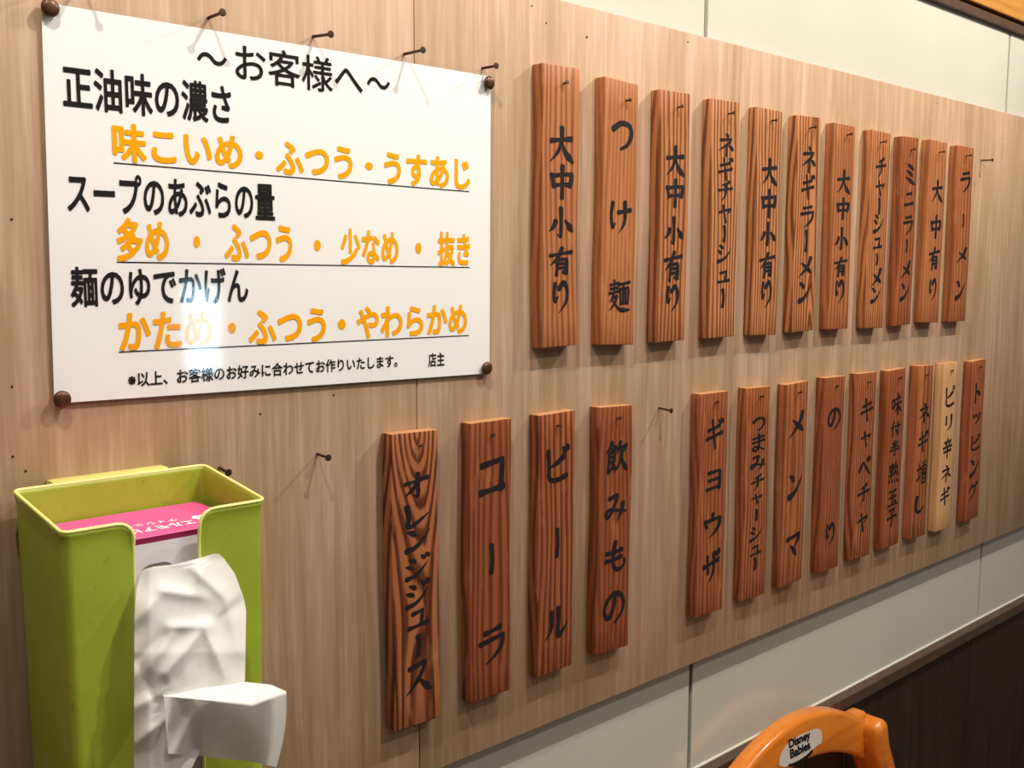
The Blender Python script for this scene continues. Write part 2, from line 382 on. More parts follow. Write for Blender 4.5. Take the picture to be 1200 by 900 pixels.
# ------------------------------------------------------------------ brush lettering
GL = {
'大': (1.0, 'h12,41 50,36 88,31|n52,4 51,36 38,68 10,96|p52,42 66,70 94,94'),
'中': (1.0, 'v14,30 18,46 22,66|b16,34 48,28 82,25 80,44 76,62|h22,62 50,58 76,57|v50,2 50,50 49,99'),
'小': (1.05, 'k52,4 53,50 52,88 38,78|n32,42 24,58 8,70|p68,38 80,50 95,68'),
'有': (.95, 'h8,30 50,22 92,15|n54,2 46,22 30,45 8,64|v34,44 35,70 33,98|b34,45 55,42 74,40 74,65 72,92 60,86|h36,59 54,57 72,56|h36,74 54,72 72,71'),
'り': (1.0, 'c30,12 26,40 30,64 41,50|n46,26 64,8 77,30 73,66 46,98'),
'つ': (1.3, 'c8,34 44,14 80,20 88,48 70,78 42,92'),
'け': (1.0, 'c18,8 12,44 18,82 28,70|h42,36 65,32 94,27|n70,5 72,40 67,70 46,98'),
'麺': (.7, 'h8,16 28,13 46,10|h10,28 28,26 44,23|h4,42 26,39 50,34|v27,2 27,20 27,40|n24,42 18,55 4,70|b16,57 30,53 40,50|n40,50 28,74 4,94|p18,62 45,86 62,93 98,93|h50,14 72,11 98,7|n73,12 70,18 64,26|v54,28 55,50 57,75|b54,28 74,26 94,24 93,50 91,73|h56,74 74,72 91,71|v67,28 67,50 68,70|v80,27 80,50 80,70|h68,42 74,41 80,40|h68,56 74,55 80,54'),
'ネ': (.95, 'd46,0 54,7 60,14|q16,31 50,26 78,22 62,42 40,58 8,78|v50,52 51,75 50,100|d62,52 76,60 88,72'),
'ギ': (.95, 'h15,39 45,33 78,25|h6,68 48,59 92,50|v38,6 46,50 55,99|d72,6 79,12 84,19|d86,2 92,8 98,15'),
'キ': (1.0, 'h16,34 50,28 82,20|h6,62 50,55 94,46|v40,3 48,50 57,99'),
'チ': (.95, 'n76,5 55,16 24,24|h6,49 50,42 94,36|n53,18 54,50 48,75 24,98'),
'ャ': (1.0, 'q10,46 50,36 88,28 78,42 62,56|v36,10 44,50 55,99'),
'ー': (1.25, 'v48,4 52,50 48,97'),
'シ': (.95, 'd22,12 34,18 44,27|d12,38 25,44 36,53|u14,92 45,82 72,58 94,24'),
'ジ': (.95, 'd22,14 34,20 44,29|d12,42 25,47 36,55|u14,94 45,84 70,60 88,34|d66,4 73,11 78,19|d82,-2 88,5 93,13'),
'ュ': (1.1, 'b22,34 50,30 72,26 68,50 64,74|h4,80 50,75 96,70'),
'ラ': (1.0, 'h24,18 50,14 76,9|q8,43 50,37 88,31 80,60 58,82 28,99'),
'メ': (1.1, 'n76,5 60,45 36,72 8,97|p24,32 50,50 80,74'),
'ン': (1.1, 'd14,18 30,26 42,38|u12,92 42,82 70,56 94,22'),
'ミ': (1.05, 'd26,8 50,16 76,28|d22,38 46,46 70,58|d16,68 50,80 86,96'),
'ニ': (1.1, 'h24,28 50,25 76,21|h6,80 50,75 96,69'),
'オ': (1.1, 'h8,38 50,31 94,22|k56,2 57,50 57,94 42,84|n54,36 38,60 8,84'),
'レ': (1.15, 'r22,6 27,50 27,94 60,76 96,44'),
'ス': (1.05, 'q16,22 50,16 78,10 62,42 40,68 6,96|p52,56 70,74 96,96'),
'コ': (1.2, 'b12,22 50,16 86,11 83,48 80,84|h8,88 48,83 88,78'),
'ビ': (1.1, 'v20,8 23,50 24,82 54,90 92,80|n80,26 55,42 26,52|d76,2 82,7 87,13|d88,-4 93,1 98,7'),
'ピ': (1.0, 'v20,8 23,50 24,84 54,92 92,82|n78,28 55,44 26,54|o88,8 8'),
'ル': (1.1, 'n30,14 31,50 24,75 4,97|r58,4 58,50 58,92 80,76 98,54'),
'飲': (.85, 'n30,0 20,18 2,34|p30,6 40,14 56,24|d28,19 30,23 32,28|b16,36 30,33 43,31 42,46 41,62|h18,48 30,46 41,45|h18,61 30,60 41,59|v17,36 16,66 14,94 30,82|d30,66 38,76 48,86|n68,2 62,20 52,38|q62,22 80,18 96,13 90,28 82,36|n75,24 72,50 62,74 38,98|p74,50 84,72 99,94'),
'み': (1.0, 'c20,18 40,13 52,10 43,40 26,70 12,80 8,64 24,55 50,60 92,68|n78,38 73,65 54,96'),
'も': (1.05, 'c48,2 40,40 42,76 60,92 82,80 82,60|h16,34 44,34 72,29|h12,58 42,57 70,52'),
'の': (1.15, 'c54,18 47,50 30,76 14,72 8,50 22,24 50,10 80,18 93,45 82,72 54,95'),
'ョ': (1.15, 'b22,12 50,9 78,5 78,40 76,86|h26,46 50,43 76,40|h16,85 48,80 78,77'),
'ウ': (1.15, 'v50,0 50,10 50,22|v12,26 15,38 20,54|q12,30 50,25 88,19 82,50 64,76 34,99'),
'ザ': (1.1, 'h6,45 50,38 94,30|v28,14 30,36 33,66|n66,8 67,45 60,72 34,99|d78,2 83,7 87,13|d90,-3 95,2 99,8'),
'ま': (1.0, 'h18,22 50,18 84,13|h16,45 50,41 86,36|c54,0 55,40 54,72 40,92 18,86 24,71 50,72 88,92'),
'マ': (1.15, 'q8,28 50,21 90,13 78,40 52,64|p32,54 50,70 70,92'),
'ベ': (1.15, 'c4,62 30,34 42,32 62,52 97,84|d64,12 71,17 76,25|d80,4 87,10 92,18'),
'味': (.82, 'v6,32 9,50 12,70|b6,33 20,30 33,27 32,46 31,65|h11,67 20,66 31,64|h46,26 64,23 86,19|h38,51 66,46 98,41|v66,0 66,50 66,99|n63,50 54,70 34,88|p69,50 80,68 99,84'),
'付': (.9, 'n34,2 22,28 2,54|v24,38 24,66 24,98|h42,34 68,30 98,25|k76,4 77,50 77,94 62,84|d50,52 58,60 64,70'),
'半': (.95, 'd24,10 32,18 38,27|n76,6 68,18 60,28|h16,45 50,40 84,36|h4,67 50,61 96,56|v50,2 50,50 50,99'),
'熟': (.7, 'd28,0 30,5 32,9|h6,16 28,13 50,11|v16,23 16,30 17,36|b16,24 28,23 41,22 40,34|h17,35 28,34 40,33|q12,43 28,41 42,39 30,50|k28,48 28,60 27,72 16,66|h4,60 26,57 50,53|n67,2 66,30 56,54 42,70|r52,24 66,22 83,20 82,50 88,66 99,52|d54,36 64,44 72,53|d14,77 10,86 4,95|d34,80 37,88 39,96|d58,80 62,88 65,96|d78,78 87,86 96,95'),
'玉': (.95, 'h16,18 50,15 84,11|h18,52 50,48 82,44|h4,94 50,90 96,86|v50,16 50,50 50,90|d64,60 73,69 82,79'),
'子': (1.0, 'q18,13 50,9 78,5 62,22 48,32|k50,28 54,60 50,96 36,86|h4,53 50,47 96,41'),
'増': (.66, 'h2,36 18,34 36,31|v18,10 18,45 18,77|n0,82 18,75 40,66|d52,2 57,9 61,16|n86,0 79,9 74,17|v46,24 47,38 48,55|b46,24 68,22 93,20 92,36 91,53|h48,39 68,38 91,36|h48,54 68,53 91,51|v69,22 69,38 69,53|v52,62 53,80 53,100|b52,62 68,60 87,59 87,78 86,98|h54,79 68,78 86,77|h54,96 68,95 86,94'),
'し': (1.15, 'r34,2 29,50 34,84 56,94 92,62'),
'リ': (1.15, 'v24,12 25,35 24,60|n74,5 76,45 67,74 34,99'),
'辛': (.95, 'v50,0 50,7 50,15|h18,20 50,17 82,13|d32,25 38,31 43,38|n70,21 64,31 58,39|h6,49 50,44 94,39|h14,69 50,65 86,61|v50,46 50,70 50,100'),
'ト': (1.15, 'v36,2 37,50 36,99|p40,36 60,47 84,63'),
'ッ': (1.15, 'd12,22 21,34 26,46|d40,16 48,27 53,40|n88,16 78,52 62,76 34,98'),
'グ': (1.0, 'n42,4 28,32 4,60|q36,24 58,20 82,16 74,48 54,76 20,99|d84,-2 89,4 93,11|d95,-7 99,-2 103,5'),
}
PROF = {'h': (1.05, .72, .78, 1.15), 'v': (1.05, .85, .85, 1.0), 'n': (1.25, 1.0, .8, .18), 'd': (.45, 1.0, 1.35, .8), 'p': (.5, .9, 1.5, .7),
        'c': (1.1, .85, .9, .5), 'k': (1.15, .9, 1.0, .2), 'b': (1.0, .78, 1.0, 1.0), 'q': (1.05, .8, 1.05, .25), 'u': (1.5, 1.05, .7, .2), 'r': (1.2, .9, 1.1, .2)}
def widths(kind, s):
    a = PROF[kind]; k = s*3; i = min(2, int(k)); f = k-i
    return a[i]*(1-f)+a[i+1]*f

def stroke_geo(glyph):
    """list of (verts2d, faces) in a 0..1 box, z up"""
    wgt, spec = GL[glyph]; W = 0.062*wgt*1.88; V = []; F = []
    for s in spec.split('|'):
        kind = s[0]; toks = s[1:].split(' ')
        if kind == 'o':
            cx, cy = [float(q) for q in toks[0].split(',')]; r = float(toks[1]); base = len(V)
            for k in range(16):
                a = k*math.pi/8
                for rr in (r-4, r+4): V.append(((cx+rr*math.cos(a))/100, 1-(cy+rr*math.sin(a))/100))
            for k in range(16):
                a, b = base+2*k, base+2*((k+1) % 16); F.append((a, b, b+1, a+1))
            continue
        pts = [[float(q) for q in tk.split(',')] for tk in toks]
        if kind in 'bq' and len(pts) >= 4 and False: pass
        cl = catmull(pts, 7 if kind in 'cr' else 8)
        if kind in 'bqk':        # these turn at a corner: keep the corner hard
            cl = corner_path(pts)
        P = [np.array((p[0]/100, 1-p[1]/100)) for p in cl]; n = len(P)
        L = np.concatenate([[0], np.cumsum([np.linalg.norm(P[i+1]-P[i]) for i in range(n-1)])]); L /= L[-1]
        base = len(V); rng = random.Random(hash((glyph == 'の', len(s), s[1:6].count('5'), n)) & 0xffff)
        for i in range(n):
            d = P[min(i+1, n-1)]-P[max(i-1, 0)]; d = d/np.linalg.norm(d); nn = np.array((-d[1], d[0]))
            hw = W*widths(kind, L[i])*0.5*1.25*(1+rng.uniform(-.05, .05))
            V.append(tuple(P[i]+nn*hw)); V.append(tuple(P[i]-nn*hw))
        for i in range(n-1):
            a = base+2*i; F.append((a, a+2, a+3, a+1))
        for end, sgn in ((0, -1), (n-1, 1)):     # rounded, slightly slanted ends
            d = P[1]-P[0] if end == 0 else P[-1]-P[-2]; d = d/np.linalg.norm(d)*sgn; nn = np.array((-d[1], d[0]))
            hw = W*widths(kind, L[end])*0.5*1.25; c0 = len(V); V.append(tuple(P[end]))
            ring = []
            for k in range(7):
                a = -math.pi/2+math.pi*k/6; ring.append(len(V)); V.append(tuple(P[end]+d*math.cos(a)*hw*.8+nn*math.sin(a)*hw))
            for k in range(6): F.append((c0, ring[k], ring[k+1]))
    A = np.array(V); lo, hi = A.min(0), A.max(0); ext = hi-lo
    A[:, 1] = (A[:, 1]-lo[1])/ext[1]                     # the height given is that of the inked shape
    if glyph != 'ー':
        k = 1/ext[0] if ext[0] > .72 else 1.05
        A[:, 0] = .5+(A[:, 0]-(lo[0]+hi[0])/2)*k
    return [tuple(a) for a in A], F

def corner_path(pts):
    out = []; P = [np.array(p, float) for p in pts]
    # split at sharp corners, smooth in between
    cuts = [0]
    for i in range(1, len(P)-1):
        a, b = P[i]-P[i-1], P[i+1]-P[i]
        if np.dot(a, b)/np.linalg.norm(a)/np.linalg.norm(b) < 0.45: cuts.append(i)
    cuts.append(len(P)-1)
    for a, b in zip(cuts, cuts[1:]):
        seg = catmull([list(p) for p in P[a:b+1]], 6)
        out += seg if not out else seg[1:]
    return out

def lettering(specs, parent, W, H, D, cxf=0.53, skew=0.0):
    """specs: (glyph, top fraction, bottom fraction, width in metres)"""
    V = []; F = []
    for ci, (ch, a, b, gw) in enumerate(specs):
        v2, f2 = stroke_geo(ch); base = len(V); gh = (b-a)*H
        for i, (u, w_) in enumerate(v2): V.append((W*cxf+(u-.5)*gw, -D-0.00025-2e-7*i, -a*H-(1-w_)*gh))
        F += [tuple(base+i for i in f) for f in f2]
    me = bpy.data.meshes.new('lettering'); me.from_pydata(V, [], F)
    return link_mesh('lettering', me, MAT['brush'], parent)

# ------------------------------------------------------------------ nails and tacks
def nail_bm(base, head, r=0.0009, hr=0.0021):
    b, h = Vector(base), Vector(head); d = (h-b).normalized(); bm = bmesh.new()
    add_tube(bm, [b-d*0.002, b, h-d*0.0012], [r*.9, r, r], 10)
    add_tube(bm, [h-d*0.0012, h-d*0.0006, h-d*0.0001, h], [r, hr, hr, hr*.75], 14)
    return bm

# ------------------------------------------------------------------ plaques
DP = 0.0125
SMALL = set('ャュョッ')
PL = [  # key, x, z(top), width, height, tilt, text with spans, grain (seed, freq, tone, cx, cz, slope, contrast), nail (fx, fz), label
('P1', 459.7, 207.5, 46.3, 245.5, .04, [('大', .207, .34), ('中', .343, .471), ('小', .492, .608), ('有', .635, .745), ('り', .757, .878)], (1.3, 140, .50, -.05, -.05, .03, .62), (.56, .062),
 'orange-brown plaque reading 大中小有り, leftmost and largest in the upper row'),
('P2', 539.3, 204.7, 46.8, 244.7, .39, [('つ', .147, .26), ('け', .445, .571), ('麺', .746, .875)], (5.2, 190, .50, -.12, 0, .03, .38), (.62, .072),
 'orange-brown wooden plaque reading つけ麺, second from the left in the upper row'),
('P3', 619.4, 203.9, 45.2, 244.5, .29, [('大', .21, .335), ('中', .34, .46), ('小', .49, .607), ('有', .628, .758), ('り', .765, .88)], (9.1, 165, .55, -.03, -.12, .03, .85), (.55, .062),
 'striped plaque reading 大中小有り between the つけ麺 and ネギチャーシュー plaques'),
('P4', 700.7, 204.5, 46.6, 244.7, -.33, [('ネ', .137, .234), ('ギ', .234, .335), ('チ', .33, .42), ('ャ', .433, .514), ('ー', .52, .594), ('シ', .604, .683), ('ュ', .712, .77), ('ー', .788, .874)], (12.4, 165, .64, -.15, 0, .02, .98), (.58, .055),
 'boldly striped wooden plaque reading ネギチャーシュー in the upper row'),
('P5', 780.7, 203.7, 46.2, 244.9, -.37, [('大', .21, .334), ('中', .345, .477), ('小', .49, .60), ('有', .625, .745), ('り', .75, .877)], (15.7, 185, .63, -.16, 0, .02, .95), (.55, .05),
 'striped plaque reading 大中小有り between the ネギチャーシュー and ネギラーメン plaques'),
('P6', 858.7, 204.2, 47.1, 244.1, .01, [('ネ', .136, .26), ('ギ', .263, .382), ('ラ', .404, .513), ('ー', .52, .627), ('メ', .643, .745), ('ン', .766, .87)], (18.9, 180, .60, .03, -.26, .16, .92), (.5, .055),
 'striped wooden plaque reading ネギラーメン with arched grain at its lower end'),
('P7', 937.0, 202.5, 46.2, 242.7, .02, [('大', .216, .335), ('中', .35, .46), ('小', .493, .61), ('有', .64, .742), ('り', .75, .872)], (22.3, 140, .44, -.10, 0, .02, .55), (.6, .05),
 'plaque reading 大中小有り between the ネギラーメン and チャーシューメン plaques'),
('P8', 1023.6, 202.0, 47.0, 244.3, -.07, [('チ', .124, .233), ('ャ', .243, .326), ('ー', .33, .417), ('シ', .417, .515), ('ュ', .53, .596), ('ー', .613, .676), ('メ', .687, .787), ('ン', .79, .874)], (26.6, 190, .55, -.2, 0, .02, .75), (.45, .055),
 'brown wooden plaque reading チャーシューメン in the upper row'),
('P9', 1103.3, 202.3, 43.0, 243.4, .22, [('ミ', .14, .25), ('ニ', .283, .367), ('ラ', .407, .516), ('ー', .538, .61), ('メ', .65, .747), ('ン', .774, .873)], (30.1, 120, .30, -.06, 0, .03, .55), (.5, .07),
 'dark reddish wooden plaque reading ミニラーメン in the upper row'),
('P10', 1179.2, 203.6, 48.5, 243.7, .04, [('大', .207, .333), ('中', .40, .535), ('有', .577, .71), ('り', .75, .878)], (33.5, 130, .47, -.12, 0, .02, .45), (.5, .06),
 'brown wooden plaque reading 大中有り, second from the right in the upper row'),
('P11', 1262.7, 203.0, 48.6, 244.7, -.22, [('ラ', .134, .26), ('ー', .378, .456), ('メ', .568, .66), ('ン', .763, .88)], (37.8, 120, .38, -.08, 0, .02, .5), (.45, .055),
 'reddish wooden plaque reading ラーメン at the right end of the upper row'),
('D1', 296.7, -98.2, 46.8, 244.5, -.37, [('オ', .133, .22), ('レ', .238, .322), ('ン', .326, .405), ('ジ', .409, .497), ('ジ', .497, .593), ('ュ', .598, .668), ('ー', .684, .765), ('ス', .778, .892)], (41.2, 205, .40, .017, -.001, .30, 1.0), (.60, .05),
 'wooden plaque reading オレンジジュース with arched grain at its top, lowest of all'),
('D2', 377.7, -97.3, 46.9, 244.8, .03, [('コ', .13, .264), ('ー', .435, .55), ('ラ', .736, .875)], (44.4, 150, .24, -.14, 0, .03, .7), (.52, .05),
 'dark red-brown wooden plaque reading コーラ in the lower row'),
('D3', 458.4, -97.5, 45.9, 242.7, .13, [('ビ', .122, .265), ('ー', .4375, .556), ('ル', .743, .872)], (47.9, 165, .30, .06, -.12, .05, .85), (.50, .05),
 'striped red-brown wooden plaque reading ビール in the lower row'),
('D4', 537.5, -98.6, 47.5, 241.8, .33, [('飲', .135, .27), ('み', .35, .465), ('も', .543, .675), ('の', .753, .89)], (51.6, 160, .22, -.09, 0, .02, .55), (.52, .05),
 'dark reddish wooden plaque reading 飲みもの in the lower row'),
('T1', 693.0, -97.9, 48.1, 241.2, .18, [('ギ', .115, .253), ('ョ', .344, .44), ('ウ', .537, .652), ('ザ', .707, .86)], (54.7, 185, .30, -.13, 0, .03, .55), (.52, .045),
 'reddish wooden plaque reading ギョウザ, leftmost of the topping plaques'),
('T2', 775.3, -98.8, 45.7, 241.1, -.29, [('つ', .138, .203), ('ま', .215, .30), ('み', .316, .39), ('チ', .406, .483), ('ャ', .50, .55), ('ー', .572, .63), ('シ', .657, .726), ('ュ', .746, .798), ('ー', .805, .868)], (58.2, 175, .33, -.04, -.3, .08, .7), (.55, .045),
 'reddish wooden plaque reading つまみチャーシュー in the lower row'),
('T3', 852.8, -99.3, 46.0, 240.2, -.06, [('メ', .136, .266), ('ン', .45, .577), ('マ', .743, .864)], (61.9, 140, .36, .008, -.26, .10, .6), (.55, .05),
 'reddish wooden plaque reading メンマ in the lower row'),
('T4', 936.0, -98.1, 45.6, 241.5, -.23, [('の', .157, .27), ('り', .75, .873)], (65.3, 190, .28, -.14, 0, .03, .6), (.55, .05),
 'reddish wooden plaque reading only のり in the lower row'),
('T5', 1014.8, -98.5, 45.8, 240.9, -.12, [('キ', .134, .26), ('ャ', .31, .40), ('ベ', .446, .552), ('チ', .59, .708), ('ャ', .75, .86)], (68.8, 170, .36, -.02, -.24, .07, .8), (.5, .05),
 'striped reddish wooden plaque reading キャベチャ in the lower row'),
('T6', 1093.0, -98.9, 45.7, 239.9, -.09, [('味', .13, .256), ('付', .287, .377), ('半', .396, .483), ('熟', .517, .638), ('玉', .67, .773), ('子', .778, .889)], (72.1, 130, .26, -.12, 0, .03, .5), (.55, .05),
 'reddish wooden plaque reading 味付半熟玉子 in the lower row'),
('T7', 1174.5, -98.7, 44.8, 241.0, .14, [('ネ', .216, .333), ('ギ', .375, .50), ('増', .547, .69), ('し', .75, .86)], (75.5, 110, .34, .0, -.27, .09, .7), (.5, .055),
 'reddish wooden plaque reading ネギ増し in the lower row'),
('T8', 1251.4, -99.5, 44.5, 242.9, .10, [('ピ', .135, .263), ('リ', .304, .404), ('辛', .442, .573), ('ネ', .61, .714), ('ギ', .742, .854)], (79.4, 120, .92, -.14, 0, .02, .35), (.5, .05),
 'pale unstained wooden plaque reading ピリ辛ネギ in the lower row'),
('T9', 1341.6, -101.3, 47.9, 241.9, -.33, [('ト', .139, .266), ('ッ', .325, .397), ('ピ', .46, .563), ('ン', .618, .735), ('グ', .76, .872)], (83.7, 120, .28, -.1, 0, .02, .5), (.5, .045),
 'reddish wooden plaque reading トッピング at the right end of the lower row'),
]
for key, X, Z, W, H, tilt, text, gr, nf, label in PL:
    X, Z, W, H = X/1000, Z/1000, W/1000, H/1000; rng = random.Random(key)
    t = thing('menu_plaque', label, 'plaque', (X, 0, Z), 'upper row of menu plaques' if key[0] == 'P' else ('drink plaques' if key[0] == 'D' else 'topping plaques'))
    t.rotation_euler.y = R(tilt)
    bm = bmesh.new(); add_box(bm, (0, -DP, -H), (W, -0.0002, 0))
    bmesh.ops.subdivide_edges(bm, edges=[e for e in bm.edges if abs(e.verts[0].co.z-e.verts[1].co.z) > .1], cuts=8, use_grid_fill=True)
    for v in bm.verts:                                # hand-cut: edges wander a little
        v.co.x += 0.0006*math.sin(v.co.z*31+X*90+v.co.y*40); v.co.z += 0.0008*math.sin(v.co.x*60+X*50) if abs(v.co.z) < 1e-3 or abs(v.co.z+H) < 1e-3 else 0
    es = [e for e in bm.edges if len(e.link_faces) == 2 and e.calc_face_angle() > 1.0]
    bmesh.ops.bevel(bm, geom=es, offset=0.0009, segments=2, profile=0.5, affect='EDGES')
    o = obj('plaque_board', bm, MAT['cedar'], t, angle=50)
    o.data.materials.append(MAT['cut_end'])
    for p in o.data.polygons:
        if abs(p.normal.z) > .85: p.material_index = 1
    for k, v in zip(('grain_seed', 'grain_freq', 'grain_tone', 'grain_cx', 'grain_cz', 'grain_slope', 'grain_contrast'), gr): o[k] = float(v)
    specs = []
    n = len(text)
    for ch, a, b in text:
        gw = W*0.66 if n <= 5 else W*0.60
        if n >= 8: gw = W*0.56
        if ch in SMALL: gw *= 0.86
        if ch == 'ー': gw = W*0.62
        if ch == 'の' or ch == 'み' or ch == '飲': gw = W*0.68
        specs.append((ch, a, b, gw))
    lettering(specs, t, W, H, DP, 0.53)
    L = rng.uniform(.005, .008) if key[0] == 'P' else rng.uniform(.003, .005)
    b = (W*nf[0], -DP, -H*nf[1])
    nb = nail_bm(b, (b[0]+rng.uniform(-.0005, .001), -DP-L, b[2]+rng.uniform(0.0, .0015)), .0009, .0019)
    obj('nail', nb, MAT['nail'], t, angle=40)

# ------------------------------------------------------------------ free nails in the board
for (bx, by), (hx, hy), L, lab in (
    ((97, -20), (112, -30), .020, 'rusty nail above the poster near its top left corner tack'),
    ((244, 21), (261, 14.5), .0209, 'rusty nail above the poster over the opening wave dash of its heading'),
    ((366.7, 42.7), (388, 40), .0229, 'rusty nail at the poster\'s upper edge above the character 様'),
    ((473.3, 63.5), (496, 58.5), .0247, 'rusty nail at the poster\'s upper edge beside the vertical board seam'),
    ((565, 80), (582, 77), .0178, 'rusty nail just above the poster\'s top right tack'),
    ((371.7, 532), (385, 536.5), .0160, 'small nail in the bare board below the poster'),
    ((772, 478), (787, 481.5), .0167, 'nail in the bare board between the 飲みもの and ギョウザ plaques'),
    ((1149.5, 188), (1163.5, 187.5), .0170, 'nail in the board just right of the ラーメン plaque'),
    ((257, 548), (268, 554), .0140, 'dark nail beside the upper rim of the green tissue holder')):
    b = Vector(at(bx, by, 0.0)); h = Vector(at(hx, hy, -L))
    bm = nail_bm(Vector((0, 0.0012, 0)), h-b, .0011, .0026)
    o = obj('nail', bm, MAT['nail'], None, angle=40); o.location = b
    set_props(o, lab, 'nail', 'nails in the plywood')

# ------------------------------------------------------------------ poster
YP = -0.0030
poster = thing('poster', 'white laminated notice with black and orange Japanese lettering, tacked to plywood', 'poster', (0.0512, 0, -0.0567))
pc = [at(48.5, 2, YP), at(575.5, 89.5, YP), at(574, 437.5, YP), at(64, 473, YP)]       # TL TR BR BL of the white sheet
fc = [at(46, -5, YP), at(579.5, 85.5, YP), at(576.5, 441, YP), at(61, 481, YP)]
def quad_sheet(name, q, mat, dy, thick, parent):
    bm = bmesh.new(); nx, nz = 24, 16; rows = []
    for j in range(nz+1):
        v = j/nz; row = []
        for i in range(nx+1):
            u = i/nx; p = (q[0]*(1-u)+q[1]*u)*(1-v)+(q[3]*(1-u)+q[2]*u)*v
            lift = 0.0
            row.append(bm.verts.new((p[0]-poster.location.x, dy+lift, p[2]-poster.location.z)))
        rows.append(row)
    for j in range(nz):
        for i in range(nx): bm.faces.new((rows[j][i], rows[j+1][i], rows[j+1][i+1], rows[j][i+1]))
    if thick:
        g = bmesh.ops.solidify(bm, geom=bm.faces[:], thickness=thick)
    bmesh.ops.recalc_face_normals(bm, faces=bm.faces[:])
    return obj(name, bm, mat, parent, smooth=False)
quad_sheet('paper', pc, MAT['paper'], YP+0.0004, 0, poster)
quad_sheet('laminate', fc, MAT['film'], YP-0.0004, 0, poster)

_fc = {}
def text_geo(s, offset):
    key = (s, offset)
    if key in _fc: return _fc[key]
    cu = bpy.data.curves.new('glyphs', 'FONT'); cu.body = s; cu.resolution_u = 4
    o = bpy.data.objects.new('glyphs', cu); COL.objects.link(o)
    bpy.context.view_layer.update()
    me = bpy.data.meshes.new_from_object(o.evaluated_get(bpy.context.evaluated_depsgraph_get()))
    V = np.array([v.co[:2] for v in me.vertices]); F = [tuple(p.vertices) for p in me.polygons]
    bpy.data.objects.remove(o); bpy.data.curves.remove(cu); bpy.data.meshes.remove(me)
    n = len(V); VS = [V]; FS = list(F)
    if offset > 0.006:                              # heavier strokes: the outline swept round a small circle
        for k in range(10):
            a = k*math.pi/5; VS.append(V+offset*np.array((math.cos(a), math.sin(a)))); FS += [tuple(n*(k+1)+i for i in f) for f in F]
    V = np.concatenate(VS); F = FS
    lo, hi = V.min(0), V.max(0); V = (V-lo)/(hi-lo); _fc[key] = (V, F); return V, F

def text_runs(runs, mat, parent, y, name='lettering', bars=()):
    VV = []; FF = []
    for s, xl, xr, yt, yb, xref, off in runs:
        V, F = text_geo(s, off)
        zt = at(xref, yt, y)[2]; zb = at(xref, yb, y)[2]; ym = (yt+yb)/2
        xa = at(xl, ym, y)[0]; xb = at(xr, ym, y)[0]; b = len(VV)
        lay = max(1, len(V)//11) if off > 0.006 else len(V)+1      # stacked sweeps sit a few microns apart
        VV += [(xa+(xb-xa)*u-parent.location.x, y-parent.location.y-4e-6*(i//lay), zb+(zt-zb)*v-parent.location.z) for i, (u, v) in enumerate(V)]
        FF += [tuple(b+i for i in f) for f in F]
    for (ax, ay), (bx, by), th in bars:
        p, q = at(ax, ay, y), at(bx, by, y); b = len(VV)
        for pt, s in ((p, -1), (q, -1), (q, 1), (p, 1)): VV.append((pt[0]-parent.location.x, y-parent.location.y, pt[2]+s*th/2-parent.location.z))
        FF.append((b, b+1, b+2, b+3))
    me = bpy.data.meshes.new(name); me.from_pydata(VV, [], FF)
    return link_mesh(name, me, mat, parent)

B1, B2, B3 = 0.010, 0.023, 0.034
YT = YP+0.0001
o = text_runs([
    ('〜', 231, 266, 62, 76, 248, B1), ('お客様へ', 276, 425, 65, 106.7, 370, B1), ('〜', 430, 457, 91, 104, 443, B1),
    ('正油味の濃さ', 74, 271, 94.3, 142.7, 229, B2),
    ('スープのあぶらの量', 79, 322, 214.5, 258, 310, B2),
    ('麺のゆでかげん', 82.5, 291, 312.5, 360, 97, B2),
    ('※以上、お客様のお好みに合わせてお作りいたします。', 150, 466, 435, 452.5, 172, 0.022),
    ('店主', 502, 521, 413.3, 429.5, 511, 0.022)],
    MAT['ink'], poster, YT, bars=[((133, 190.7), (550.3, 224.5), .0007), ((137, 307), (550.3, 313.3), .0007), ((139.5, 412.5), (549.7, 393), .0007)])
o['label'] = 'black lettering'
o = text_runs([
    ('味こいめ', 131.5, 284, 144.5, 190.5, 150, B3), ('・', 299, 308.5, 177, 186.5, 303, 0.02), ('ふつう', 323.3, 413, 165, 205.5, 337, B3),
    ('・', 428, 437, 190, 199, 432, 0.02), ('うすあじ', 450, 551, 178, 216.5, 460, B3),
    ('多め', 136.5, 198, 255, 307, 151, B3), ('・', 227, 234.5, 276.5, 290, 231, 0.02), ('ふつう', 263, 342.5, 262, 307, 278, B3),
    ('・', 368, 376, 281, 294, 372, 0.02), ('少なめ', 399, 467, 267.5, 310.5, 410, B3), ('・', 487, 494, 284.5, 297, 490.5, 0.02), ('抜き', 513, 551, 271.5, 312, 523, B3),
    ('かため', 139, 249, 366, 411, 157, B3), ('・', 267, 276.5, 378, 390.5, 272, 0.02), ('ふつう', 291, 382, 362.5, 404.5, 305, B3),
    ('・', 396, 405, 374, 386, 400.5, 0.02), ('やわらかめ', 418, 547.5, 359, 397, 428, B3)],
    MAT['orange'], poster, YT)
o['label'] = 'orange lettering'

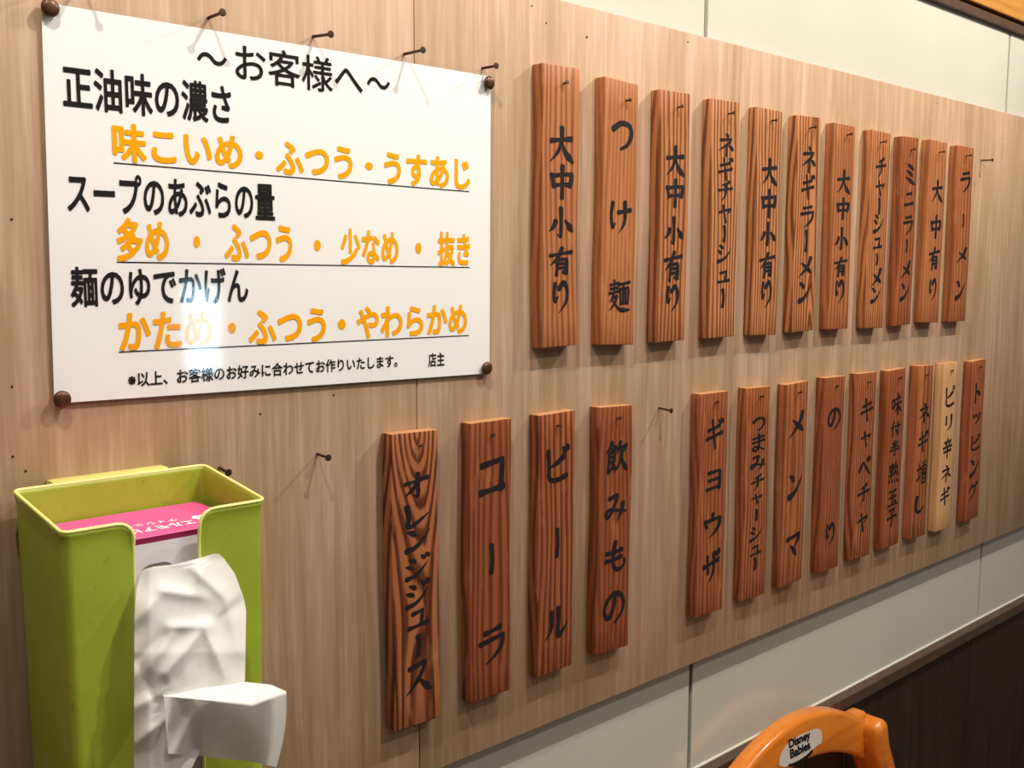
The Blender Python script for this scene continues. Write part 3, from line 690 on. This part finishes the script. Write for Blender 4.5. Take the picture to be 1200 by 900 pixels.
for (px, py), lab in (((59, 9), 'top left'), ((573.5, 97), 'top right'), ((571, 431.5), 'bottom right'), ((73, 468), 'bottom left')):
    p = at(px, py, YP-.003); bm = bmesh.new()
    add_tube(bm, [(0, .0025, 0), (0, .0012, 0), (0, .0002, 0), (0, -.0010, 0), (0, -.0019, 0), (0, -.0023, 0)], [.0042, .0052, .0055, .0051, .0038, .0018], 24)
    add_tube(bm, [(0, .0075, 0), (0, .002, 0)], [.0004, .0007], 8)
    o = obj('thumbtack', bm, MAT['tack'], None, angle=60); o.location = p
    set_props(o, 'round bronze-brown thumbtack holding the %s corner of the poster' % lab, 'thumbtack', 'tacks holding the poster')

# ------------------------------------------------------------------ tissue holder
HX0, HX1, HYB, HYF = 0.0207, 0.1405, -0.012, -0.0925
ZB, ZF, ZBOT = -0.1022, -0.1124, -0.345
SX0, SX1 = 0.0585, 0.0985                    # the slot in the front
holder = thing('tissue_holder', 'lime green plastic wall holder with open slotted front, holding a tissue box', 'tissue holder', (HX0, 0, ZBOT))
def plan(n=6, r=.0042):
    pts = []
    def arc(cx, cy, a0, a1):
        for k in range(n+1):
            a = R(a0+(a1-a0)*k/n); pts.append((cx+r*math.cos(a), cy+r*math.sin(a)))
    for k in range(10): pts.append((SX0-(SX0-HX0-r)*(1-math.cos(math.pi/2*k/10)), HYF))
    arc(HX0+r, HYF+r, 270, 180); 
    for k in range(1, 4): pts.append((HX0, HYF+r+(HYB-HYF-2*r)*k/4))
    arc(HX0+r, HYB-r, 180, 90)
    for k in range(1, 6): pts.append((HX0+r+(HX1-HX0-2*r)*k/6, HYB))
    arc(HX1-r, HYB-r, 90, 0)
    for k in range(1, 4): pts.append((HX1, HYB-r-(HYB-HYF-2*r)*k/4))
    arc(HX1-r, HYF+r, 360, 270)
    for k in range(9, -1, -1): pts.append((SX1+(HX1-r-SX1)*(1-math.cos(math.pi/2*k/10)), HYF))
    return pts
PLAN = plan()
def ztop(x, y):
    z = ZB+(ZF-ZB)*(y-HYB)/(HYF-HYB)
    if y < HYF+.001:
        d = min(abs(x-SX0), abs(x-SX1)); rr = .0095
        if d < rr: z -= rr-math.sqrt(rr*rr-(rr-d)**2)
    return z
cxm, cym = (HX0+HX1)/2, (HYB+HYF)/2
def hold_pt(x, y, s):                          # s: 0 top .. 1 bottom
    zt = ztop(x, y); z = zt+(ZBOT-zt)*s
    k = 1-0.05*s+0.022*max(0, 1-s/.045)**2
    onslot = (y < HYF+.001) and (abs(x-SX0) < .02 or abs(x-SX1) < .02)
    xx = cxm+(x-cxm)*k
    if onslot: xx = cxm+(x-cxm)*(1-0.02*s)
    yy = HYB+(y-HYB)*(1-0.04*s+0.02*max(0, 1-s/.045)**2)
    return Vector((xx-HX0, yy, z-ZBOT))
SS = [0, .012, .025, .045, .08, .15, .3, .5, .7, .85, 1]
bm = bmesh.new()
rows = [[bm.verts.new(hold_pt(x, y, s)) for x, y in PLAN] for s in SS]
for a, b in zip(rows, rows[1:]):
    for k in range(len(PLAN)-1): bm.faces.new((a[k], b[k], b[k+1], a[k+1]))
bm.faces.new(rows[-1])
bmesh.ops.recalc_face_normals(bm, faces=bm.faces[:])
o = obj('holder_shell', bm, MAT['lime'], holder, angle=40)
sd = o.modifiers.new('wall', 'SOLIDIFY'); sd.thickness = 0.0018; sd.offset = 0; sd.use_even_offset = True
bpy.context.view_layer.update()
solid = bpy.data.meshes.new_from_object(o.evaluated_get(bpy.context.evaluated_depsgraph_get())); o.modifiers.clear(); o.data = solid
bm = bmesh.new(); rimp = [hold_pt(x, y, 0) for x, y in PLAN]
rimp = [hold_pt(PLAN[0][0], PLAN[0][1], s) for s in (.95, .6, .3, .1, .03)] + rimp + [hold_pt(PLAN[-1][0], PLAN[-1][1], s) for s in (.03, .1, .3, .6, .95)]
add_tube(bm, rimp, [.0011]*len(rimp), 8); o = obj('rim', bm, MAT['rim'], holder, smooth=True); o['label'] = 'pale rim'  # thin tube in a paler lime along the top and slot edges
bm = bmesh.new(); a, b = at(56, 563, -.004), at(192, 544, -.004)
add_box(bm, (a[0]-HX0, -0.0115, .200), (b[0]-HX0, -0.0003, a[2]-ZBOT), .001, 2)
o = obj('mounting_strip', bm, MAT['tape'], holder, angle=40); o['label'] = 'pale yellow mounting strip'

# tissue box
BX0, BX1, BYB, BYF, BZT, BZB = 0.0285, 0.1330, -0.0155, -0.0830, -0.1256, -0.3405
box = thing('tissue_box', 'pink and pale lilac tissue box standing upright in the green holder', 'box', (BX0, BYB, BZB))
bw, bd, bh = BX1-BX0, BYF-BYB, BZT-BZB
HC = (0.049, 0.0); hz0, hz1, hx0, hx1 = .055, bh-.0168, .0365, .0590        # the opening, in box coordinates
def rrect(x0, z0, x1, z1, r, n=6):
    pts = []
    for cx, cz, a0 in ((x1-r, z1-r, 0), (x0+r, z1-r, 90), (x0+r, z0+r, 180), (x1-r, z0+r, 270)):
        for k in range(n+1):
            a = R(a0+90*k/n); pts.append((cx+r*math.cos(a), cz+r*math.sin(a)))
    return pts
bm = bmesh.new()                                    # carton: front face carries a hole
inner = rrect(hx0, hz0, hx1, hz1, .008); n = len(inner)
band = .0040
from mathutils.geometry import tessellate_polygon
outer = [(0, 0), (bw, 0), (bw, bh-band), (0, bh-band)]
loops = [[Vector((x, z, 0)) for x, z in outer], [Vector((x, z, 0)) for x, z in inner[::-1]]]
fv = [bm.verts.new((p.x, bd, p.y)) for lp in loops for p in lp]
for tri in tessellate_polygon(loops): bm.faces.new([fv[k] for k in tri])
for (xa, ya), (xb, yb) in ((( 0, bd), (0, 0)), ((bw, 0), (bw, bd)), ((0, 0), (bw, 0))):
    bm.faces.new([bm.verts.new(q) for q in ((xa, ya, 0), (xb, yb, 0), (xb, yb, bh-band), (xa, ya, bh-band))])
bm.faces.new([bm.verts.new(q) for q in ((0, 0, 0), (bw, 0, 0), (bw, bd, 0), (0, bd, 0))])
obj('carton', bm, MAT['lilac'], box)
bm = bmesh.new(); add_box(bm, (hx0-.012, bd+.004, hz0-.01), (hx1+.012, bd+.006, hz1+.006)); obj('carton_inside', bm, MAT['void'], box)
bm = bmesh.new(); add_box(bm, (0, bd, bh-band), (bw, 0, bh-.0008)); o = obj('end_band', bm, MAT['maroon'], box); o['label'] = 'maroon band'
bm = bmesh.new(); add_box(bm, (-.0002, bd-.0002, bh-.0009), (bw+.0002, .0002, bh), .0003, 1); o = obj('end_flap', bm, MAT['pink'], box); o['label'] = 'pink end'
def top_text(runs):                                 # print on the pink end, upside down as seen from the room
    VV = []; FF = []
    for s, x0, x1, y0, y1, off in runs:
        V, F = text_geo(s, off); b = len(VV)
        lay = max(1, len(V)//11); VV += [(x1-(x1-x0)*u, y1-(y1-y0)*v, bh+.0003+4e-6*(i//lay)) for i, (u, v) in enumerate(V)]; FF += [tuple(b+i for i in f) for f in F]
    me = bpy.data.meshes.new('print'); me.from_pydata(VV, [], FF); return link_mesh('print', me, MAT['white'], box)
top_text([('エルモアピコ', .030, .079, bd*.86, bd*.70, .03), ('ティシュー', .040, .073, bd*.64, bd*.53, .02), ('ティシューペーパー', .004, .030, bd*.45, bd*.32, .03)])
bm = bmesh.new()                                    # white flower mark
for k in range(6):
    a = k*math.pi/3; add_tube(bm, [(.0865+.0034*math.cos(a), bd*.66+.0036*math.sin(a), bh+.0002), (.0865+.0034*math.cos(a), bd*.66+.0036*math.sin(a), bh+.0005)], [.0022, .0022], 12)
for k in range(5):
    a = k*math.pi*2/5; add_tube(bm, [(.0945+.0016*math.cos(a), bd*.55+.0016*math.sin(a), bh+.0002), (.0945+.0016*math.cos(a), bd*.55+.0016*math.sin(a), bh+.0005)], [.001, .001], 10)
obj('flower_mark', bm, MAT['white'], box)

# tissue: one crumpled sheet drawn out of the slot, its lower corner folded out to the right
def interp(tab, v):
    for (a, x), (b, y) in zip(tab, tab[1:]):
        if v <= b: return x+(y-x)*(v-a)/(b-a) if v > a else x
    return tab[-1][1]
LEFT = [(649, 250), (652, 240), (657, 222), (661, 206), (664, 180), (668, 166), (690, 160), (720, 157.5), (905, 157)]
RGT = [(649, 257), (655, 263), (672, 275), (700, 285.5), (715, 288.5), (800, 287), (815, 284), (840, 262), (870, 240), (905, 222)]
from mathutils import noise as mn
RIDGES = [((158, 730), (190, 692), 9, .007), ((190, 692), (240, 700), 8, .006), ((240, 735), (288, 700), 9, -.004), ((200, 735), (245, 733), 7, .006), ((245, 733), (275, 700), 8, .004),
          ((195, 790), (240, 735), 7, .009), ((158, 775), (190, 745), 7, -.005), ((240, 735), (262, 790), 7, .006), ((200, 745), (170, 790), 8, .006), ((225, 665), (262, 700), 8, .005), ((232, 690), (240, 655), 8, .005), 
          ((262, 690), (278, 760), 10, .004), ((158, 830), (200, 805), 9, .006), ((160, 870), (215, 825), 9, .007), ((180, 820), (165, 780), 7, -.004), ((190, 905), (195, 850), 6, .006), ((205, 900), (230, 850), 8, -.006)]
def ridge(px, py):
    h = 0
    for (ax, ay), (bx, by), w_, amp in RIDGES:
        dx, dy = bx-ax, by-ay; L2 = dx*dx+dy*dy; tt = max(0, min(1, ((px-ax)*dx+(py-ay)*dy)/L2))
        d = math.hypot(px-ax-dx*tt, py-ay-dy*tt); h += .6*amp*math.exp(-abs(d/w_)**1.35)*(0.45+.55*math.sin(math.pi*min(1, tt*.8+.2)))
    return h
def tdepth(px, py):
    base = -0.0945-0.017*min(1, max(0, (py-655)/110))-0.006*min(1, max(0, (px-157)/60))
    if px < 175: base += 0.004*(175-px)/18
    cr = mn.turbulence(Vector((px*.017, py*.017, 3.1)), 2, False)*0.0020
    return base-ridge(px, py)-cr
HZ = 1
bm = bmesh.new(); NX, NY = 46, 84; rows = []
for j in range(NY+1):
    py = 649+256*(j/NY)**1.0; l, r_ = interp(LEFT, py), interp(RGT, py); row = []
    for i in range(NX+1):
        px = l+(r_-l)*i/NX; y = tdepth(px, py)
        edge = min(i, NX-i, j*2)/3.0
        row.append(bm.verts.new(at(px, py, y)))
    rows.append(row)
for a, b in zip(rows, rows[1:]):
    for k in range(NX): bm.faces.new((a[k], b[k], b[k+1], a[k+1]))
# folded flap: a lip that faces up, and a face that hangs below it
def patch(fn, nu, nv):
    g = [[bm.verts.new(fn(i/nu, j/nv)) for i in range(nu+1)] for j in range(nv+1)]
    for j in range(nv):
        for i in range(nu): bm.faces.new((g[j][i], g[j+1][i], g[j+1][i+1], g[j][i+1]))
TOPB = [(0, (190, 814)), (.35, (232, 806)), (.66, (287, 799)), (.84, (318, 802.5)), (1, (335, 810))]
LIPF = [(0, (192, 816)), (.35, (236, 820)), (.6, (280, 824)), (.73, (296, 826)), (.86, (312, 819)), (1, (335.5, 811))]
BOTF = [(0, (197, 883)), (.3, (236, 886)), (.7, (290, 892)), (1, (324, 899))]
def pl(tab, u):
    for (a, p), (b, q) in zip(tab, tab[1:]):
        if u <= b: k = (u-a)/(b-a); return (p[0]+(q[0]-p[0])*k, p[1]+(q[1]-p[1])*k)
    return tab[-1][1]
def flap_y(u, p):
    k = min(1, u/.42); k = k*k*(3-2*k); tgt = -.130-.015*min(1, u*1.2)+(.012*(u-.9)/.1 if u > .9 else 0)
    return (tdepth(max(p[0], 185), min(p[1], 850))-.003)*(1-k)+tgt*k
def lip(u, v):
    a, b = pl(TOPB, u), pl(LIPF, u); yb = -.112-.010*u; yf = flap_y(u, b)
    k = v; px, py = a[0]+(b[0]-a[0])*k, a[1]+(b[1]-a[1])*k
    return at(px, py, yb+(yf-yb)*(k**.8))
def face(u, v):
    a, b = pl(LIPF, u), pl(BOTF, u); yf = flap_y(u, b)
    px, py = a[0]+(b[0]-a[0])*v, a[1]+(b[1]-a[1])*v
    if v > 0: px += 4*math.sin(math.pi*v)*u
    k = min(1, u/.3); y = yf+.016*v*k-.0025*math.sin(math.pi*v)*math.cos(u*9)*k-.004*math.exp(-((u-.06-.28*(1-v))/.05)**2)
    return at(px, py, y)
patch(lip, 40, 8); patch(face, 40, 26)
cen = Vector(at(220, 760, -.10))
bmesh.ops.translate(bm, verts=bm.verts[:], vec=-cen)
bmesh.ops.remove_doubles(bm, verts=bm.verts[:], dist=.00005)
o = obj('tissue', bm, MAT['tissue'], None, smooth=True); o.location = cen
set_props(o, 'crumpled white tissue hanging out of the box slot, its corner folded right', 'tissue')

# ------------------------------------------------------------------ child's chair
CX = 0.880; chair = thing('child_chair', 'orange varnished wooden child chair with arched backrest against the dark wainscot', 'chair', (CX, -0.02, -1.24))
def cl(p): return (p[0]-CX, p[1]+1.24)
def arch_top(x):  # x from centre
    a = abs(x)
    if a < .085: return -.503-2.1*a*a
    if a < .135: return -.5182-.36*(a-.085)-1.6*(a-.085)**2
    return -.5402-.06*(a-.135)
def arch_low(x): return -.560-1.9*x*x
xs = [i/40*.158 for i in range(-40, 41)]
poly = [(x, arch_low(x)+1.24) for x in xs] + [(x, arch_top(x)+1.24) for x in xs[::-1]]
bm = bmesh.new(); add_prism(bm, poly, -.012, .013, .006, 3); obj('back_rail', bm, MAT['chair'], chair, angle=50)
for s in (-1, 1):
    path = [(.164, -.563), (.172, -.592), (.192, -.632), (.214, -.685), (.222, -.76), (.205, -.95), (.190, -1.24)]
    cp = catmull([list(p) for p in path], 6); L_ = []; R_ = []
    for i, p in enumerate(cp):
        d = np.array(cp[min(i+1, len(cp)-1)])-np.array(cp[max(i-1, 0)]); d = d/np.linalg.norm(d); nn = np.array((-d[1], d[0]))
        L_.append(p+nn*.0150); R_.append(p-nn*.0150)
    d0 = (cp[0]-cp[1])/np.linalg.norm(cp[0]-cp[1]); n0 = np.array((d0[1], -d0[0]))
    cap = [cp[0]+(-n0*math.cos(a)+d0*math.sin(a))*.0150 for a in np.linspace(0, math.pi, 10)[1:-1]]
    side0 = L_[::-1]; first = side0[-1]
    if np.linalg.norm(cap[0]-first) > np.linalg.norm(cap[-1]-first): cap = cap[::-1]
    poly = [tuple(p) for p in side0] + [tuple(p) for p in cap] + [tuple(p) for p in R_]
    poly = [(s*p[0], p[1]+1.24) for p in poly]
    if s < 0: poly = poly[::-1]
    bm = bmesh.new(); add_prism(bm, poly, -.034, .016, .010, 4); obj('back_post', bm, MAT['chair'], chair, angle=50)
    bm = bmesh.new(); add_prism(bm, [(s*.19, 0), (s*.165, 0), (s*.165, .40), (s*.19, .40)], -.30, -.265, .004, 2); obj('leg', bm, MAT['chair'], chair, angle=50)
    bm = bmesh.new(); add_box(bm, (s*.1775-.011, -.285, .13), (s*.1775+.011, 0, .16), .004, 2); obj('stretcher', bm, MAT['chair'], chair, angle=50)
bm = bmesh.new(); add_prism(bm, rrect(-.19, 0, .19, .022, .008, 3), -.31, .005, .004, 2)
bmesh.ops.translate(bm, verts=bm.verts[:], vec=(0, 0, .40)); obj('seat', bm, MAT['chair'], chair, angle=50)
bm = bmesh.new(); add_prism(bm, [(x, .50-.5*x*x) for x in xs] + [(x, .55-.5*x*x) for x in xs[::-1]], -.008, .010, .004, 2); obj('lower_back_rail', bm, MAT['chair'], chair, angle=50)
YD = -0.0327
dc = [at(px, py, YD) for px, py in ((913, 897), (914.5, 885), (921, 874), (928, 867), (938, 861), (948, 857), (957, 853.5), (962, 855), (964, 862), (963, 871), (958, 874), (952, 879), (944, 887), (934, 894), (926, 897.5), (919, 899))]
def flat_poly(pts, y, name, mat, parent):
    c_ = [(p[0]-chair.location.x, y, p[2]-chair.location.z) for p in pts]
    me = bpy.data.meshes.new(name); me.from_pydata(c_, [], [tuple(range(len(c_)))]); return link_mesh(name, me, mat, parent)
cmean = np.mean(dc, axis=0)
st = flat_poly(dc, YD-chair.location.y+.0003, 'sticker', MAT['decal'], chair); st['label'] = 'silver-white sticker'
arc = [at(px, py, YD) for px, py in ((924, 898.5), (930, 898), (938, 895), (946, 889), (953, 881), (952, 878), (945, 885), (937, 890.5), (930, 894), (924, 895.5))]
o = flat_poly(arc, YD-chair.location.y, 'sticker_outline', MAT['ink'], chair); o.parent = st
def slanted(s, p0, p1, ptop, off):
    V, F = text_geo(s, off); a, b, c_ = (at(*q, YD) for q in (p0, p1, ptop)); loc = np.array(chair.location)
    lay = max(1, len(V)//11)
    VV = [tuple((a+(b-a)*u+(c_-a)*v-loc)*np.array((1, 0, 1))+np.array((0, YD-loc[1]-4e-6*(i//lay), 0))) for i, (u, v) in enumerate(V)]
    me = bpy.data.meshes.new('lettering'); me.from_pydata(VV, [], F); o = link_mesh('lettering', me, MAT['ink'], st); return o
slanted('Disney', (925.2, 880.5), (950.2, 868.2), (924, 867), .045)
slanted('Babies', (926.5, 889.5), (950, 877.5), (925.5, 878.8), .045)
